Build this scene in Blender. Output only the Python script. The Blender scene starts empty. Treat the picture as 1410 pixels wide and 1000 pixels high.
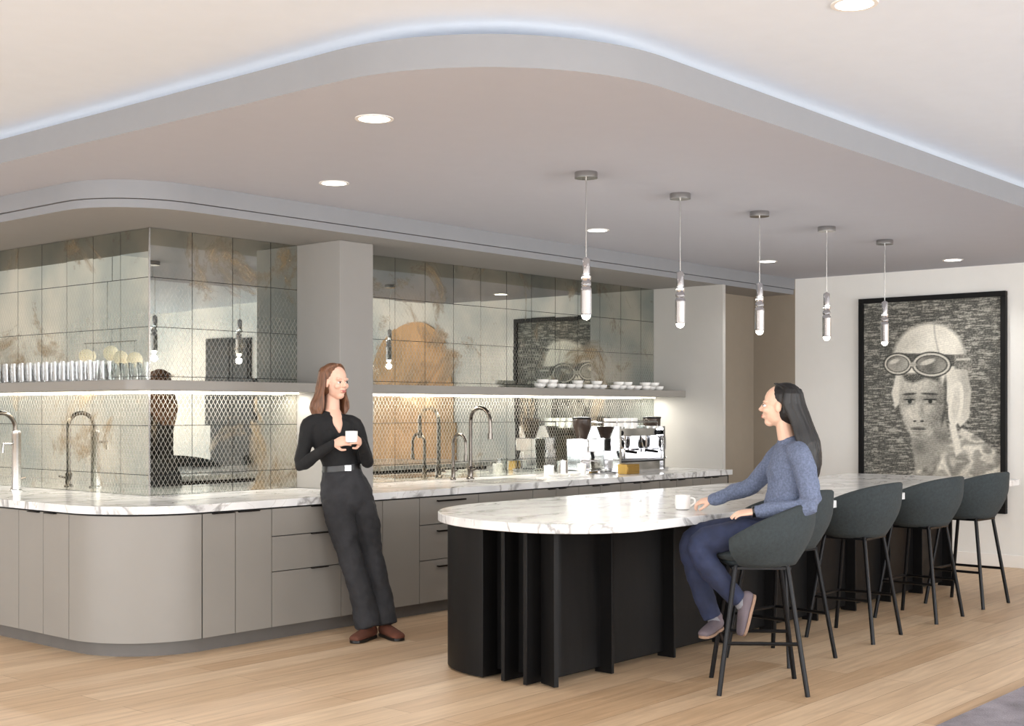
import bpy, math, random
import numpy as np
from mathutils import Vector, Matrix
random.seed(7); np.random.seed(7)
S=bpy.context.scene
D=bpy.data
pi=math.pi
# ------------------------------------------------------------------ materials
def lin(c):
    return tuple(((x/255.)/12.92 if x/255.<=0.04045 else ((x/255.+0.055)/1.055)**2.4) for x in c)
def newmat(name):
    m=D.materials.new(name); m.use_nodes=True
    nt=m.node_tree; b=nt.nodes['Principled BSDF']
    return m,nt,b
def N(nt,t,**k):
    n=nt.nodes.new(t)
    for a,v in k.items(): setattr(n,a,v)
    return n
def ramp(nt,stops):
    r=N(nt,'ShaderNodeValToRGB'); e=r.color_ramp.elements
    e[0].position=stops[0][0]; e[0].color=(*stops[0][1],1)
    e[1].position=stops[-1][0]; e[1].color=(*stops[-1][1],1)
    for p,c in stops[1:-1]:
        x=e.new(p); x.color=(*c,1)
    return r
def mat(name,rgb,rough=.5,metal=0,var=.04,scale=8,bump=0,bscale=60,coat=0,trans=0,stretch=None,spec=.5):
    m,nt,b=newmat(name); c=lin(rgb)
    tc=N(nt,'ShaderNodeTexCoord'); mp=N(nt,'ShaderNodeMapping')
    if stretch: mp.inputs['Scale'].default_value=stretch
    nt.links.new(tc.outputs['Object'],mp.inputs[0])
    no=N(nt,'ShaderNodeTexNoise'); no.inputs['Scale'].default_value=scale; no.inputs['Detail'].default_value=4
    nt.links.new(mp.outputs[0],no.inputs['Vector'])
    r=ramp(nt,[(.3,tuple(x*(1-var) for x in c)),(.7,tuple(min(1,x*(1+var)) for x in c))])
    nt.links.new(no.outputs['Fac'],r.inputs[0]); nt.links.new(r.outputs[0],b.inputs['Base Color'])
    b.inputs['Roughness'].default_value=rough; b.inputs['Metallic'].default_value=metal
    b.inputs['Coat Weight'].default_value=coat; b.inputs['Specular IOR Level'].default_value=spec
    b.inputs['Transmission Weight'].default_value=trans
    if bump:
        n2=N(nt,'ShaderNodeTexNoise'); n2.inputs['Scale'].default_value=bscale
        nt.links.new(mp.outputs[0],n2.inputs['Vector'])
        bp=N(nt,'ShaderNodeBump'); bp.inputs['Strength'].default_value=bump; bp.inputs['Distance'].default_value=.01
        nt.links.new(n2.outputs['Fac'],bp.inputs['Height']); nt.links.new(bp.outputs[0],b.inputs['Normal'])
    return m
def emat(name,rgb,st):
    m,nt,b=newmat(name)
    b.inputs['Base Color'].default_value=(*lin(rgb),1)
    b.inputs['Emission Color'].default_value=(*lin(rgb),1); b.inputs['Emission Strength'].default_value=st
    return m
M_ceil=mat('paint_ceiling_white',(222,229,238),.9,var=.01)
M_canopy=mat('canopy_cool_grey',(181,182,190),.9,var=.01)  # darker, cooler grey than the upper ceiling colour
M_fascia=mat('paint_fascia_grey',(134,135,138),.7,var=.015)
M_wall=mat('paint_wall_offwhite',(230,228,223),.9,var=.01)
M_wallg=mat('paint_wall_greige',(178,175,170),.8,var=.01)
M_soffit=mat('paint_soffit_taupe',(150,147,143),.7,var=.01)
M_col=mat('paint_column_taupe',(142,139,135),.7,var=.01)
M_taupe=mat('lacquer_taupe',(136,132,126),.42,var=.02,scale=3)
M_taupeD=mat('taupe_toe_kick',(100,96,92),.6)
M_niche=mat('paint_niche_taupe',(146,135,120),.8,var=.02)
M_dark=mat('shadow_gap_dark',(34,32,31),.8)
M_black=mat('blackened_wood',(14,13,13),.5,var=.25,scale=5,stretch=(6,6,.6),spec=.2)
M_bmetal=mat('black_powder_metal',(18,18,20),.4,metal=.6)
M_bronze=mat('bronze_pull',(42,37,34),.35,metal=.8)
M_chrome=mat('polished_chrome',(228,228,230),.08,metal=1,var=.01)
M_nickel=mat('brushed_nickel',(180,178,175),.25,metal=1,var=.05,stretch=(1,1,30))
M_gun=mat('gunmetal',(104,98,92),.2,metal=1,var=.05)
M_gold=mat('brass',(196,160,92),.3,metal=1)
M_fabric=mat('teal_grey_upholstery',(46,53,55),.9,var=.18,scale=60,bump=.3,bscale=250)
M_white=mat('white_porcelain',(244,242,238),.25,var=.01,coat=.4)
M_oak=mat('oak_trim',(210,164,112),.5,var=.12,scale=6,stretch=(4,4,.5))
M_doorD=mat('dark_door',(18,18,19),.6)
M_base=mat('baseboard_white',(236,232,226),.5,var=.01)
M_glow=emat('led_lens',(255,252,246),9)
M_led=emat('led_strip',(255,244,224),11)
M_bulb=emat('bulb_glow',(255,246,228),16)
M_amber=emat('frosted_globe',(255,238,210),.8)
M_cove=emat('cove_led',(255,252,246),2.6)
M_rug=mat('rug_mauve_grey',(136,130,136),.95,var=.3,scale=5,bump=.5,bscale=120)
M_smoke=mat('smoked_hopper',(60,50,44),.15,var=.1)

def glass():
    m,nt,b=newmat('clear_glass')
    b.inputs['Roughness'].default_value=.03; b.inputs['Transmission Weight'].default_value=1; b.inputs['IOR'].default_value=1.12
    no=N(nt,'ShaderNodeTexNoise'); no.inputs['Scale'].default_value=3
    r=ramp(nt,[(0,(.97,.98,.98)),(1,(1,1,1))]); nt.links.new(no.outputs[0],r.inputs[0]); nt.links.new(r.outputs[0],b.inputs['Base Color'])
    b2=N(nt,'ShaderNodeBsdfGlossy'); b2.inputs['Roughness'].default_value=.1
    fr=N(nt,'ShaderNodeLayerWeight'); fr.inputs[0].default_value=.45
    ms=N(nt,'ShaderNodeMixShader'); nt.links.new(fr.outputs['Facing'],ms.inputs[0]); nt.links.new(b.outputs[0],ms.inputs[1]); nt.links.new(b2.outputs[0],ms.inputs[2])
    nt.links.new(ms.outputs[0],nt.nodes['Material Output'].inputs[0])
    return m
M_glass=glass()

def marble():
    m,nt,b=newmat('marble_white_veined'); L=nt.links.new
    tc=N(nt,'ShaderNodeTexCoord'); mp=N(nt,'ShaderNodeMapping'); mp.inputs['Rotation'].default_value=(0,0,.6); mp.inputs['Scale'].default_value=(1,1.9,1)
    L(tc.outputs['Object'],mp.inputs[0])
    def vein(scale,dist,w,seedoff):
        n=N(nt,'ShaderNodeTexNoise'); n.inputs['Scale'].default_value=scale; n.inputs['Detail'].default_value=7; n.inputs['Distortion'].default_value=dist
        a=N(nt,'ShaderNodeVectorMath',operation='ADD'); a.inputs[1].default_value=(seedoff,seedoff,0); L(mp.outputs[0],a.inputs[0]); L(a.outputs[0],n.inputs['Vector'])
        s=N(nt,'ShaderNodeMath',operation='SUBTRACT'); s.inputs[1].default_value=.5; L(n.outputs[0],s.inputs[0])
        ab=N(nt,'ShaderNodeMath',operation='ABSOLUTE'); L(s.outputs[0],ab.inputs[0])
        r=ramp(nt,[(0,(1,1,1)),(w,(0,0,0))]); L(ab.outputs[0],r.inputs[0]); return r
    v1=vein(1.1,.9,.018,0); v2=vein(2.6,1.3,.014,7)
    base=N(nt,'ShaderNodeTexNoise'); base.inputs['Scale'].default_value=2.2; base.inputs['Detail'].default_value=5; L(mp.outputs[0],base.inputs['Vector'])
    rb=ramp(nt,[(.35,lin((206,206,206))),(.6,lin((232,232,231)))]); L(base.outputs[0],rb.inputs[0])
    m1=N(nt,'ShaderNodeMixRGB'); m1.inputs[2].default_value=(*lin((130,128,127)),1); L(rb.outputs[0],m1.inputs[1])
    f=N(nt,'ShaderNodeMath',operation='MULTIPLY'); f.inputs[1].default_value=.8; L(v1.outputs[0],f.inputs[0]); L(f.outputs[0],m1.inputs[0])
    m2=N(nt,'ShaderNodeMixRGB'); m2.inputs[2].default_value=(*lin((164,158,150)),1); L(m1.outputs[0],m2.inputs[1])
    f2=N(nt,'ShaderNodeMath',operation='MULTIPLY'); f2.inputs[1].default_value=.5; L(v2.outputs[0],f2.inputs[0]); L(f2.outputs[0],m2.inputs[0])
    L(m2.outputs[0],b.inputs['Base Color']); b.inputs['Roughness'].default_value=.16
    return m
M_marble=marble()

def woodfloor():
    m,nt,b=newmat('oak_plank_floor'); L=nt.links.new
    tc=N(nt,'ShaderNodeTexCoord')
    br=N(nt,'ShaderNodeTexBrick'); br.offset=.37; br.offset_frequency=2
    br.inputs['Scale'].default_value=1; br.inputs['Mortar Size'].default_value=.0016; br.inputs['Mortar Smooth'].default_value=.1
    br.inputs['Brick Width'].default_value=2.3; br.inputs['Row Height'].default_value=.2; br.inputs['Bias'].default_value=0
    br.inputs['Color1'].default_value=(*lin((222,195,163)),1); br.inputs['Color2'].default_value=(*lin((200,168,133)),1); br.inputs['Mortar'].default_value=(*lin((148,119,90)),1)
    L(tc.outputs['Object'],br.inputs['Vector'])
    mp=N(nt,'ShaderNodeMapping'); mp.inputs['Scale'].default_value=(1.2,16,1); L(tc.outputs['Object'],mp.inputs[0])
    n=N(nt,'ShaderNodeTexNoise'); n.inputs['Scale'].default_value=1.6; n.inputs['Detail'].default_value=8; n.inputs['Distortion'].default_value=.8; L(mp.outputs[0],n.inputs['Vector'])
    r=ramp(nt,[(.3,(.76,.73,.70)),(.65,(1,1,1))]); L(n.outputs[0],r.inputs[0])
    mx=N(nt,'ShaderNodeMixRGB',blend_type='MULTIPLY'); mx.inputs[0].default_value=.85; L(br.outputs[0],mx.inputs[1]); L(r.outputs[0],mx.inputs[2])
    L(mx.outputs[0],b.inputs['Base Color']); b.inputs['Roughness'].default_value=.42
    bp=N(nt,'ShaderNodeBump'); bp.inputs['Strength'].default_value=.08; L(n.outputs[0],bp.inputs['Height']); L(bp.outputs[0],b.inputs['Normal'])
    return m
M_floor=woodfloor()

def mirror():
    m,nt,b=newmat('antique_mirror'); L=nt.links.new
    tc=N(nt,'ShaderNodeTexCoord')
    n=N(nt,'ShaderNodeTexNoise'); n.inputs['Scale'].default_value=1.7; n.inputs['Detail'].default_value=10; n.inputs['Roughness'].default_value=.7; n.inputs['Distortion'].default_value=.8
    L(tc.outputs['Object'],n.inputs['Vector'])
    st=ramp(nt,[(.55,(0,0,0)),(.66,(1,1,1))]); L(n.outputs[0],st.inputs[0])
    n2=N(nt,'ShaderNodeTexNoise'); n2.inputs['Scale'].default_value=1.3; n2.inputs['Detail'].default_value=4; L(tc.outputs['Object'],n2.inputs['Vector'])
    cb=ramp(nt,[(.38,lin((168,176,172))),(.62,lin((212,210,198)))]); L(n2.outputs[0],cb.inputs[0])  # tint warmed and darkened to stand in for reflected soffit and dim room
    mx=N(nt,'ShaderNodeMixRGB'); mx.inputs[2].default_value=(*lin((134,114,84)),1); L(cb.outputs[0],mx.inputs[1]); 
    f=N(nt,'ShaderNodeMath',operation='MULTIPLY'); f.inputs[1].default_value=.7; L(st.outputs[0],f.inputs[0]); L(f.outputs[0],mx.inputs[0])
    sx=N(nt,'ShaderNodeSeparateXYZ'); L(tc.outputs['Object'],sx.inputs[0])
    ad=N(nt,'ShaderNodeMath',operation='ADD'); L(sx.outputs[0],ad.inputs[0]); L(sx.outputs[1],ad.inputs[1])
    def diag(sign):
        a=N(nt,'ShaderNodeMath',operation='MULTIPLY_ADD'); a.inputs[1].default_value=sign*.62; L(ad.outputs[0],a.inputs[2]); L(sx.outputs[2],a.inputs[0])
        s=N(nt,'ShaderNodeMath',operation='MULTIPLY'); s.inputs[1].default_value=1/.036; L(a.outputs[0],s.inputs[0])
        fr=N(nt,'ShaderNodeMath',operation='FRACT'); L(s.outputs[0],fr.inputs[0])
        lt=N(nt,'ShaderNodeMath',operation='LESS_THAN'); lt.inputs[1].default_value=.13; L(fr.outputs[0],lt.inputs[0]); return lt
    d1=diag(1); d2=diag(-1)
    mxx=N(nt,'ShaderNodeMath',operation='MAXIMUM'); L(d1.outputs[0],mxx.inputs[0]); L(d2.outputs[0],mxx.inputs[1])
    # lattice fades in below mid height (object z is measured from the counter top)
    zr=N(nt,'ShaderNodeMapRange'); zr.inputs[1].default_value=1.6; zr.inputs[2].default_value=1.05; zr.inputs[3].default_value=0; zr.inputs[4].default_value=.30; L(sx.outputs[2],zr.inputs[0])
    fac=N(nt,'ShaderNodeMath',operation='MULTIPLY'); L(mxx.outputs[0],fac.inputs[0]); L(zr.outputs[0],fac.inputs[1])
    L(mx.outputs[0],b.inputs['Base Color']); b.inputs['Metallic'].default_value=1
    rr=N(nt,'ShaderNodeMapRange'); rr.inputs[3].default_value=.012; rr.inputs[4].default_value=.2; L(st.outputs[0],rr.inputs[0]); L(rr.outputs[0],b.inputs['Roughness'])
    b2=N(nt,'ShaderNodeBsdfPrincipled'); b2.inputs['Base Color'].default_value=(*lin((204,202,192)),1); b2.inputs['Roughness'].default_value=.4
    ms=N(nt,'ShaderNodeMixShader'); L(fac.outputs[0],ms.inputs[0]); L(b.outputs[0],ms.inputs[1]); L(b2.outputs[0],ms.inputs[2])
    b3=N(nt,'ShaderNodeBsdfPrincipled'); b3.inputs['Base Color'].default_value=(*lin((148,128,96)),1); b3.inputs['Roughness'].default_value=.6
    hz=N(nt,'ShaderNodeMath',operation='MULTIPLY_ADD'); hz.inputs[1].default_value=.38; hz.inputs[2].default_value=.01; L(st.outputs[0],hz.inputs[0])
    ms2=N(nt,'ShaderNodeMixShader'); L(hz.outputs[0],ms2.inputs[0]); L(ms.outputs[0],ms2.inputs[1]); L(b3.outputs[0],ms2.inputs[2])
    L(ms2.outputs[0],nt.nodes['Material Output'].inputs[0])
    return m
M_mirror=mirror()

# ------------------------------------------------------------------ mesh builder
class MB:
    def __init__(s): s.v=[];s.f=[];s.m=[]
    def add(s,vs,fs,mi=0):
        o=len(s.v); s.v+= [Vector(v) for v in vs]; s.f+=[[i+o for i in f] for f in fs]; s.m+=[mi]*len(fs)
    def box(s,x0,x1,y0,y1,z0,z1,mi=0,R=None):
        vs=[(x0,y0,z0),(x1,y0,z0),(x1,y1,z0),(x0,y1,z0),(x0,y0,z1),(x1,y0,z1),(x1,y1,z1),(x0,y1,z1)]
        if R: vs=[R@Vector(v) for v in vs]
        s.add(vs,[(0,3,2,1),(4,5,6,7),(0,1,5,4),(1,2,6,5),(2,3,7,6),(3,0,4,7)],mi)
    def prism(s,out,z0,z1,mi=0,mbot=None,mtop=None):
        n=len(out)
        s.add([(x,y,z0) for x,y in out]+[(x,y,z1) for x,y in out],[(i,(i+1)%n,(i+1)%n+n,i+n) for i in range(n)],mi)
        o=len(s.v)-2*n
        s.f.append([o+i for i in reversed(range(n))]); s.m.append(mi if mbot is None else mbot)
        s.f.append([o+n+i for i in range(n)]); s.m.append(mi if mtop is None else mtop)
    def lathe(s,prof,c=(0,0,0),n=24,mi=0,R=None,close=False):
        k=len(prof); vs=[]
        for r,z in prof:
            for i in range(n):
                a=2*pi*i/n; p=Vector((r*math.cos(a),r*math.sin(a),z))
                if R: p=R@p
                vs.append(p+Vector(c))
        fs=[(j*n+i,j*n+(i+1)%n,(j+1)*n+(i+1)%n,(j+1)*n+i) for j in range(k-1) for i in range(n)]
        if close: fs+=[((k-1)*n+i,(k-1)*n+(i+1)%n,(i+1)%n,i) for i in range(n)]
        else:
            fs.append(tuple(reversed(range(n)))); fs.append(tuple((k-1)*n+i for i in range(n)))
        s.add(vs,fs,mi)
    def ell(s,c,r,R=None,mi=0,nu=20,nv=12):
        vs=[];c=Vector(c)
        def P(p):
            p=Vector(p)
            return (R@p if R else p)+c
        vs.append(P((0,0,r[2])))
        for j in range(1,nv):
            t=pi*j/nv
            for i in range(nu):
                a=2*pi*i/nu; vs.append(P((r[0]*math.sin(t)*math.cos(a),r[1]*math.sin(t)*math.sin(a),r[2]*math.cos(t))))
        vs.append(P((0,0,-r[2])))
        fs=[(0,1+i,1+(i+1)%nu) for i in range(nu)]
        for j in range(nv-2):
            for i in range(nu):
                a=1+j*nu; b=a+nu; fs.append((a+i,b+i,b+(i+1)%nu,a+(i+1)%nu))
        l=len(vs)-1;a=1+(nv-2)*nu
        fs+=[(l,a+(i+1)%nu,a+i) for i in range(nu)]
        s.add(vs,fs,mi)
    def loft(s,pts,rad,side=(0,1,0),n=14,mi=0,cap=True,res=3,capk=.7):
        P=[Vector(p) for p in pts]; Rr=[(r,r) if not hasattr(r,'__len__') else r for r in rad]
        if res>1 and len(P)>2:
            Q=[];RR=[]
            for i in range(len(P)-1):
                p0=P[max(i-1,0)];p1=P[i];p2=P[i+1];p3=P[min(i+2,len(P)-1)]
                r0=Rr[max(i-1,0)];r1=Rr[i];r2=Rr[i+1];r3=Rr[min(i+2,len(P)-1)]
                for k in range(res):
                    t=k/res
                    cr=lambda a,b,c,d:(.5*((2*b)+(-a+c)*t+(2*a-5*b+4*c-d)*t*t+(-a+3*b-3*c+d)*t**3))
                    Q.append(Vector([cr(p0[j],p1[j],p2[j],p3[j]) for j in range(3)]))
                    RR.append(tuple(max(.0005,cr(r0[j],r1[j],r2[j],r3[j])) for j in range(2)))
            Q.append(P[-1]);RR.append(Rr[-1]); P=Q;Rr=RR
        m=len(P); T=[]
        for i in range(m):
            t=P[min(i+1,m-1)]-P[max(i-1,0)]; T.append(t.normalized() if t.length>1e-9 else Vector((0,0,1)))
        sv=Vector(side)
        def frame(t,sv):
            a=sv-t*sv.dot(t)
            if a.length<1e-3: a=t.orthogonal()
            a.normalize(); return a,t.cross(a)
        fr=[]
        for i in range(m):
            a,b=frame(T[i],sv); sv=a*.5+Vector(side)*.5; fr.append((a,b))
        seq=[]
        if cap:
            r=min(Rr[0]);
            for k in (1.0,.85,.5): seq.append((P[0]-T[0]*r*capk*k,fr[0],tuple(x*math.sqrt(max(.02,1-k*k)) for x in Rr[0])))
        for i in range(m): seq.append((P[i],fr[i],Rr[i]))
        if cap:
            r=min(Rr[-1])
            for k in (.5,.85,1.0): seq.append((P[-1]+T[-1]*r*capk*k,fr[-1],tuple(x*math.sqrt(max(.02,1-k*k)) for x in Rr[-1])))
        vs=[]
        for p,(a,b),r in seq:
            for i in range(n):
                th=2*pi*i/n; vs.append(p+a*r[0]*math.cos(th)+b*r[1]*math.sin(th))
        k=len(seq)
        fs=[(j*n+i,j*n+(i+1)%n,(j+1)*n+(i+1)%n,(j+1)*n+i) for j in range(k-1) for i in range(n)]
        fs.append(tuple(reversed(range(n)))); fs.append(tuple((k-1)*n+i for i in range(n)))
        s.add(vs,fs,mi)
    def tube(s,pts,r,n=10,mi=0,res=1):
        s.loft(pts,[r]*len(pts) if not hasattr(r,'__len__') else r,side=(.13,.37,.91),n=n,mi=mi,cap=False,res=res)
    def xf(s,start,Mx):
        for i in range(start,len(s.v)): s.v[i]=Mx@s.v[i]
    def obj(s,name,mats,parent=None,local=False,sharp=35,bevel=0,seg=2):
        off=Vector((0,0,0))
        if parent is not None and not local: off=parent.location
        me=D.meshes.new(name); me.from_pydata([tuple(v-off) for v in s.v],[],s.f)
        if not isinstance(mats,(list,tuple)): mats=[mats]
        for m in mats: me.materials.append(m)
        me.polygons.foreach_set('material_index',s.m); me.polygons.foreach_set('use_smooth',[True]*len(s.f))
        me.update(); me.set_sharp_from_angle(angle=math.radians(sharp))
        o=D.objects.new(name,me); S.collection.objects.link(o)
        if parent is not None: o.parent=parent
        if bevel:
            b=o.modifiers.new('bevel','BEVEL'); b.width=bevel; b.segments=seg; b.limit_method='ANGLE'; b.angle_limit=math.radians(40)
        return o
def group(name,loc=(0,0,0),rz=0):
    e=D.objects.new(name,None); e.location=loc; e.rotation_euler=(0,0,rz); e.empty_display_size=.1; S.collection.objects.link(e); return e
def simple(name,boxes,m,bevel=0,parent=None):
    b=MB()
    for q in boxes: b.box(*q)
    return b.obj(name,m,parent,bevel=bevel)
def arc(cx,cy,r,a0,a1,n=24):
    return [(cx+r*math.cos(math.radians(a0+(a1-a0)*i/n)),cy+r*math.sin(math.radians(a0+(a1-a0)*i/n))) for i in range(n+1)]

# ------------------------------------------------------------------ room
XW=12.58; XL=-4.5; YN=-4.5; YF=12.0; ZU=3.12; ZC=2.9
simple('floor',[(XL-.3,XW+.3,YN-.3,YF+.3,-.12,0)],M_floor)
simple('ceiling',[(XL-.3,XW+.3,YN-.3,YF+.3,ZU,ZU+.12)],M_ceil)
can=[(12.58,3.2),(12.58,7.6),(12.58,11.98),(3.75,11.98)]+arc(4.75,4.2,1.0,180,270,32)
b=MB(); b.prism(can,ZC,3.035,1,mbot=0,mtop=0)
inn=[(12.58,3.5),(12.58,11.97),(4.05,11.97)]+arc(4.85,4.3,.8,180,270,24)
b.prism(inn,3.035,ZU,0)
b.obj('ceiling_canopy',[M_canopy,M_fascia])
b=MB(); pth=[(3.90,11.5,3.05)]+[(x,y,3.05) for x,y in arc(4.75,4.2,.85,180,270,24)]+[(12.5,3.35,3.05)]
b.tube(pth,.010,n=6); b.obj('cove_light_strip',M_cove)
def Lout(x0,y0,r,xr,yi,xi,yt):
    return [(xr,y0),(xr,yi),(xi,yi),(xi,yt),(x0,yt)]+arc(x0+r,y0+r,r,180,270,28)
b=MB(); b.prism(Lout(4.33,6.80,.56,12.57,7.9,5.4,11.97),2.79,ZC,0)
b.prism(Lout(4.345,6.815,.55,12.57,7.9,5.4,11.97),2.735,2.786,0,mbot=1)
b.obj('trim_bulkhead',[M_fascia,M_soffit])
simple('wall_back',[(5.13,11.15,7.62,7.80,0,2.9)],M_wallg)
simple('wall_left_mirror_side',[(5.13,5.31,7.80,12,0,2.9)],M_wallg)
simple('wall_right',[(XW,XW+.2,YN,6.8,0,ZU)],M_wall)
simple('wall_niche',[(XW-.01,XW+.2,6.8,7.5,0,2.9),(11.15,XW,7.3,7.5,0,2.9)],M_niche)
simple('trim_end_panel',[(11.1,11.15,6.79,7.61,0,2.735)],M_wallg)
simple('trim_column',[(6.40,6.73,7.13,7.61,.921,2.735)],M_col,bevel=.004)
simple('wall_far',[(XL,5.2,YF,YF+.2,0,ZU)],M_wall)
simple('baseboard_right',[(XW-.016,XW,-.7,1.83,0,.12),(XW-.016,XW,3.5,6.8,0,.12),(XW-.016,XW,YN,-1.95,0,.12)],M_base,bevel=.003)
WIN=265; WC=(.95,.975,1)
def window_wall(axis,pos,th,lo,hi,ranges,nm):
    sill,head=.35,2.75
    bx=[];
    def B(a0,a1,z0,z1,p0,p1):
        return (p0,p1,a0,a1,z0,z1) if axis=='x' else (a0,a1,p0,p1,z0,z1)
    p0,p1=pos-th,pos
    bx.append(B(lo,hi,0,sill,p0,p1)); bx.append(B(lo,hi,head,ZU,p0,p1))
    e=[lo]+[v for r in ranges for v in r]+[hi]
    for i in range(0,len(e),2): bx.append(B(e[i],e[i+1],sill,head,p0,p1))
    simple(nm,bx,M_wall)
    for k,(a,c) in enumerate(ranges):
        m=MB(); w=.07
        for q in [B(a,c,sill,sill+w,p0+.03,p1-.02),B(a,c,head-w,head,p0+.03,p1-.02),B(a,a+w,sill,head,p0+.03,p1-.02),B(c-w,c,sill,head,p0+.03,p1-.02),B((a+c)/2-.03,(a+c)/2+.03,sill,head,p0+.04,p1-.03),B(a,c,2.1,2.15,p0+.04,p1-.03)]: m.box(*q)
        m.obj('window_%d'%(window_wall.n),M_oak); window_wall.n+=1
        L=D.lights.new('window_daylight','AREA'); L.shape='RECTANGLE'; L.size=c-a; L.size_y=head-sill; L.energy=WIN*(.85 if axis=='x' else 1.1); L.color=WC
        o=D.objects.new('window_daylight',L); S.collection.objects.link(o)
        mid=(a+c)/2; z=(sill+head)/2
        if axis=='x': o.location=(pos-th-.03,mid,z); o.rotation_euler=(0,-pi/2,0); L.size=head-sill; L.size_y=c-a
        else: o.location=(mid,pos-th-.03,z); o.rotation_euler=(pi/2,0,0)
window_wall.n=1
window_wall('x',XL,.2,YN,YF,[(-3.6,-.6),(.2,3.2),(4.0,7.0),(7.8,10.8)],'wall_left')
window_wall('y',YN,.2,XL,XW,[(-3.6,-.6),(.4,3.4),(4.4,7.4),(8.4,11.4)],'wall_front')
b=MB(); ao=[(0,0),(0,1.9)]+[(.8-.8*math.cos(t*pi/24),1.9+.8*math.sin(t*pi/24)) for t in range(25)]+[(1.6,1.9),(1.6,0)]
vs=[(XW-.03,1.86+y,z) for y,z in ao]; n=len(vs)
b.add(vs+[(XW-.002,v[1],v[2]) for v in vs],[tuple(range(n)),tuple(reversed(range(n,2*n)))]+[(i,i+n,(i+1)%n+n,(i+1)%n) for i in range(n)])
b.obj('oak_arch_panel',M_oak)
b=MB(); b.box(XW-.04,XW-.001,-1.95,-.7,0,2.6); b.box(XW-.055,XW-.04,-1.9,-1.34,.05,2.55); b.box(XW-.055,XW-.04,-1.31,-.75,.05,2.55); b.tube([(XW-.09,-1.27,.95),(XW-.09,-1.27,1.25)],.01)
b.obj('door_1',M_doorD)
# globe chandelier (seen only in the left mirror)
g0=group('globe_chandelier',(3.52,10.6,ZU)); b=MB()
b.lathe([(.05,-.02),(.05,0)],n=24,mi=1); b.tube([(0,0,0),(0,0,-1.0)],.004,mi=1); b.tube([(0,-.42,-1.0),(0,.44,-1.0)],.005,mi=1)
for y,z in ((.40,-1.12),(.02,-1.10),(-.15,-1.15),(-.38,-1.17)):
    b.tube([(0,y,-1.0),(0,y,z+.06)],.004,mi=1); b.ell((0,y,z),(.07,.07,.07))
b.obj('globes',[M_amber,M_nickel],g0,local=True)

# ------------------------------------------------------------------ kitchen run
YT=11.95
K=group('kitchen_counter',(7.7,7.1,0)); K2=group('kitchen_counter',(4.7,9.8,0))
def outs(off):
    x0=4.31+off;y0=6.68+off;r=.58-off*.5
    return [(11.1,y0),(11.1,7.615),(x0,7.615)]+arc(x0+r,y0+r,r,180,270,28), [(x0,7.6155),(5.125,7.6155),(5.125,YT),(x0,YT)]
for nm,off,za,zb,mt in (('marble_top',0,.872,.92,M_marble),('carcass',.045,.09,.868,M_dark),('toe_kick',.09,0,.09,M_taupeD)):
    A_,B_=outs(off)
    b=MB(); b.prism(A_,za,zb); b.obj(nm,mt,K); b=MB(); b.prism(B_,za,zb); b.obj(nm,mt,K2)
b=MB(); yf=6.705; g=.003
def front(xa,xb,za=.09,zb=.862): b.box(xa+g,xb-g,yf,yf+.019,za+g,zb-g)
pull=MB()
def tabpull(x,z,w=.09): pull.box(x-w/2,x+w/2,yf-.022,yf,z-.006,z)
def barpull(x,z,w=.3):
    pull.box(x-w/2,x+w/2,yf-.032,yf-.022,z-.006,z+.006); pull.box(x-w/2+.01,x-w/2+.02,yf-.03,yf,z-.005,z+.005); pull.box(x+w/2-.02,x+w/2-.01,yf-.03,yf,z-.005,z+.005)
front(4.88,5.14); front(5.14,5.43); tabpull(5.04,.86,.16); tabpull(5.24,.86,.16)
for za,zb in ((.09,.45),(.45,.68),(.68,.862)): front(5.43,6.03,za,zb); tabpull(5.83,zb,.14)
front(6.03,6.42); front(6.42,6.79)
for za,zb in ((.09,.40),(.40,.66),(.66,.862)): 
    front(6.79,7.43,za,zb); barpull(7.11,zb-(.05 if zb<.8 else .03),.3)
for za,zb in ((.09,.45),(.45,.862)): front(7.43,8.08,za,zb)
x=8.08
for w in (.6,.6,.6,.55,.62): front(x,x+w/2); front(x+w/2,x+w); tabpull(x+w/2-.07,.86,.08); tabpull(x+w/2+.07,.86,.08); x+=w
xf0=4.335
ou=arc(4.335+.555,6.705+.555,.555,180,270,28); ii=arc(4.335+.555,6.705+.555,.536,270,180,28)
b.prism([(4.335,7.297)]+ou+[(4.877,6.705),(4.877,6.724)]+ii+[(4.354,7.297)],.093,.859)
b.box(xf0,xf0+.019,7.303,7.597,.093,.859)
b.obj('cabinet_fronts',M_taupe,K,bevel=.0015)
b=MB()
for ya,yb in ((7.60,7.9),(7.9,8.5),(8.5,9.1),(9.1,9.7),(9.7,10.3),(10.3,11.9)): b.box(xf0,xf0+.019,ya+g,yb-g,.093,.859)
b.obj('cabinet_fronts',M_taupe,K2,bevel=.0015)
pull.box(xf0-.022,xf0,7.44,7.56,.854,.86)
pull.obj('pulls',M_bronze,K)
b=MB()
for y in (7.7,8.3): b.box(xf0-.022,xf0,y-.06,y+.06,.854,.86)
b.obj('pulls',M_bronze,K2)

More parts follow.
